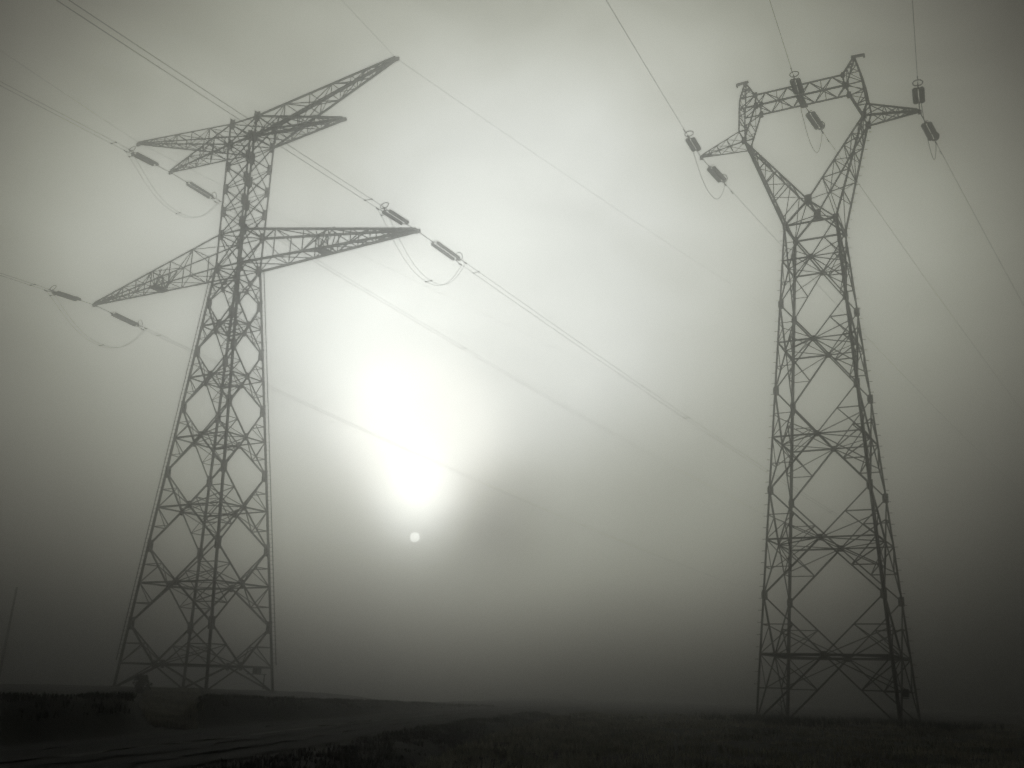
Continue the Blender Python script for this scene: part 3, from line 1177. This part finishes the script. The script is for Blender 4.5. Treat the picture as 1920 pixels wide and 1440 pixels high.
def bush(name, loc, h, w, n, label, cat_, seed):
    r = random.Random(seed)
    o = empty(name, loc)
    st = MB()
    for i in range(6):
        a = r.uniform(0, 6.28)
        p1 = Vector((math.cos(a) * w * .12, math.sin(a) * w * .12, h * .35))
        p2 = p1 + Vector((math.cos(a) * w * .2, math.sin(a) * w * .2, h * .35))
        st.tube([(0, 0, -0.1), p1, p2], 0.05 * h / 2, 5, 0.012 * h / 2)
    st.build('trunk', M['bark'], o)
    cr = MB()
    cl = []
    for i in range(16):
        a = r.uniform(0, 6.28)
        q = r.uniform(0.12, 0.92)
        rad = w * 0.5 * (1 - (q - 0.35) ** 2 * 1.6) * r.random() ** 0.5 * 0.85
        cl.append((Vector((math.cos(a) * rad, math.sin(a) * rad, h * q)), w * r.uniform(0.13, 0.24)))
    for i in range(n):
        c, s = r.choice(cl)
        d = Vector((r.gauss(0, 1), r.gauss(0, 1), r.gauss(0, 1))).normalized() * s * r.random() ** 0.4
        p = c + d
        if p.z < 0.05: continue
        t = Vector((r.gauss(0, 1), r.gauss(0, 1), r.gauss(0, 1))).normalized()
        u = t.cross(Vector((r.gauss(0, 1), r.gauss(0, 1), r.gauss(0, 1)))).normalized()
        k = r.uniform(0.05, 0.10)
        cr.add([p - t * k, p + u * k * .5, p + t * k, p - u * k * .5], [(0, 1, 2, 3)])
    cr.build('crown', M['leaf'], o)
    tag(o, label, cat_)
    return o


bush('round_bush', (-25.0, 77.5, gz(-25.0, 77.5) - 0.25), 1.45, 1.45, 1700, 'dark rounded bush on the field between the legs of the tall pylon', 'bush', 5)
# bare sapling under the heart-headed pylon
sp = empty('bare_sapling', (18.45, 74.2, gz(18.45, 74.2)))
tb = MB()
r_ = random.Random(9)
tb.tube([(0, 0, -0.1), (0.03, 0, 0.8), (-0.02, 0.02, 1.5), (0.1, 0, 2.0)], 0.03, 5, 0.01)
tb.build('trunk', M['bark'], sp)
tb = MB()
for i in range(16):
    z = r_.uniform(0.5, 1.7)
    a = r_.uniform(0, 6.28)
    L = r_.uniform(0.3, 0.8)
    tb.tube([(0, 0, z), (math.cos(a) * L * .5, math.sin(a) * L * .5, z + L * .35), (math.cos(a) * L, math.sin(a) * L, z + L * r_.uniform(.1, .6))], 0.012, 4, 0.004)
tb.build('branches', M['bark'], sp)
tag(sp, 'thin bare sapling among the legs of the heart-headed pylon', 'sapling')

# far wooden line pole at the left edge
d_ = sdir(-24.22, 0)
pm = MB()
pm.tube([(0, 0, -0.3), (0, 0, 12.2)], 0.19, 8, 0.12)
pole = pm.build('utility_pole', M['wood'])
pole.location = (d_.x * 150, d_.y * 150, gz(d_.x * 150, d_.y * 150))
pole.rotation_euler = (0, R(2.5), 0.4)
tag(pole, 'faint slim wooden pole standing in the fog at the far left edge', 'pole')

# ------------------------------------------------------------------ fog
hz = MB()
x0, x1, y0, y1, z0, z1 = -230, 230, -125, 240, -9.0, 62.0
hz.add([(x0, y0, z0), (x1, y0, z0), (x1, y1, z0), (x0, y1, z0), (x0, y0, z1), (x1, y0, z1), (x1, y1, z1), (x0, y1, z1)],
       [(3, 2, 1, 0), (4, 5, 6, 7), (0, 1, 5, 4), (1, 2, 6, 5), (2, 3, 7, 6), (3, 0, 4, 7)])
hm = bpy.data.materials.new('fog')
hm.use_nodes = True
hn_ = hm.node_tree.nodes
hn_.clear()
pv = hn_.new('ShaderNodeVolumePrincipled')
pv.inputs['Color'].default_value = (0.975, 0.975, 0.975, 1)
FOG = 0.0084
pv.inputs['Density'].default_value = FOG
pv.inputs['Anisotropy'].default_value = 0.983
ho = hn_.new('ShaderNodeOutputMaterial')
hm.node_tree.links.new(pv.outputs[0], ho.inputs['Volume'])
haze = hz.build('haze', hm)
tag(haze, kind='stuff')
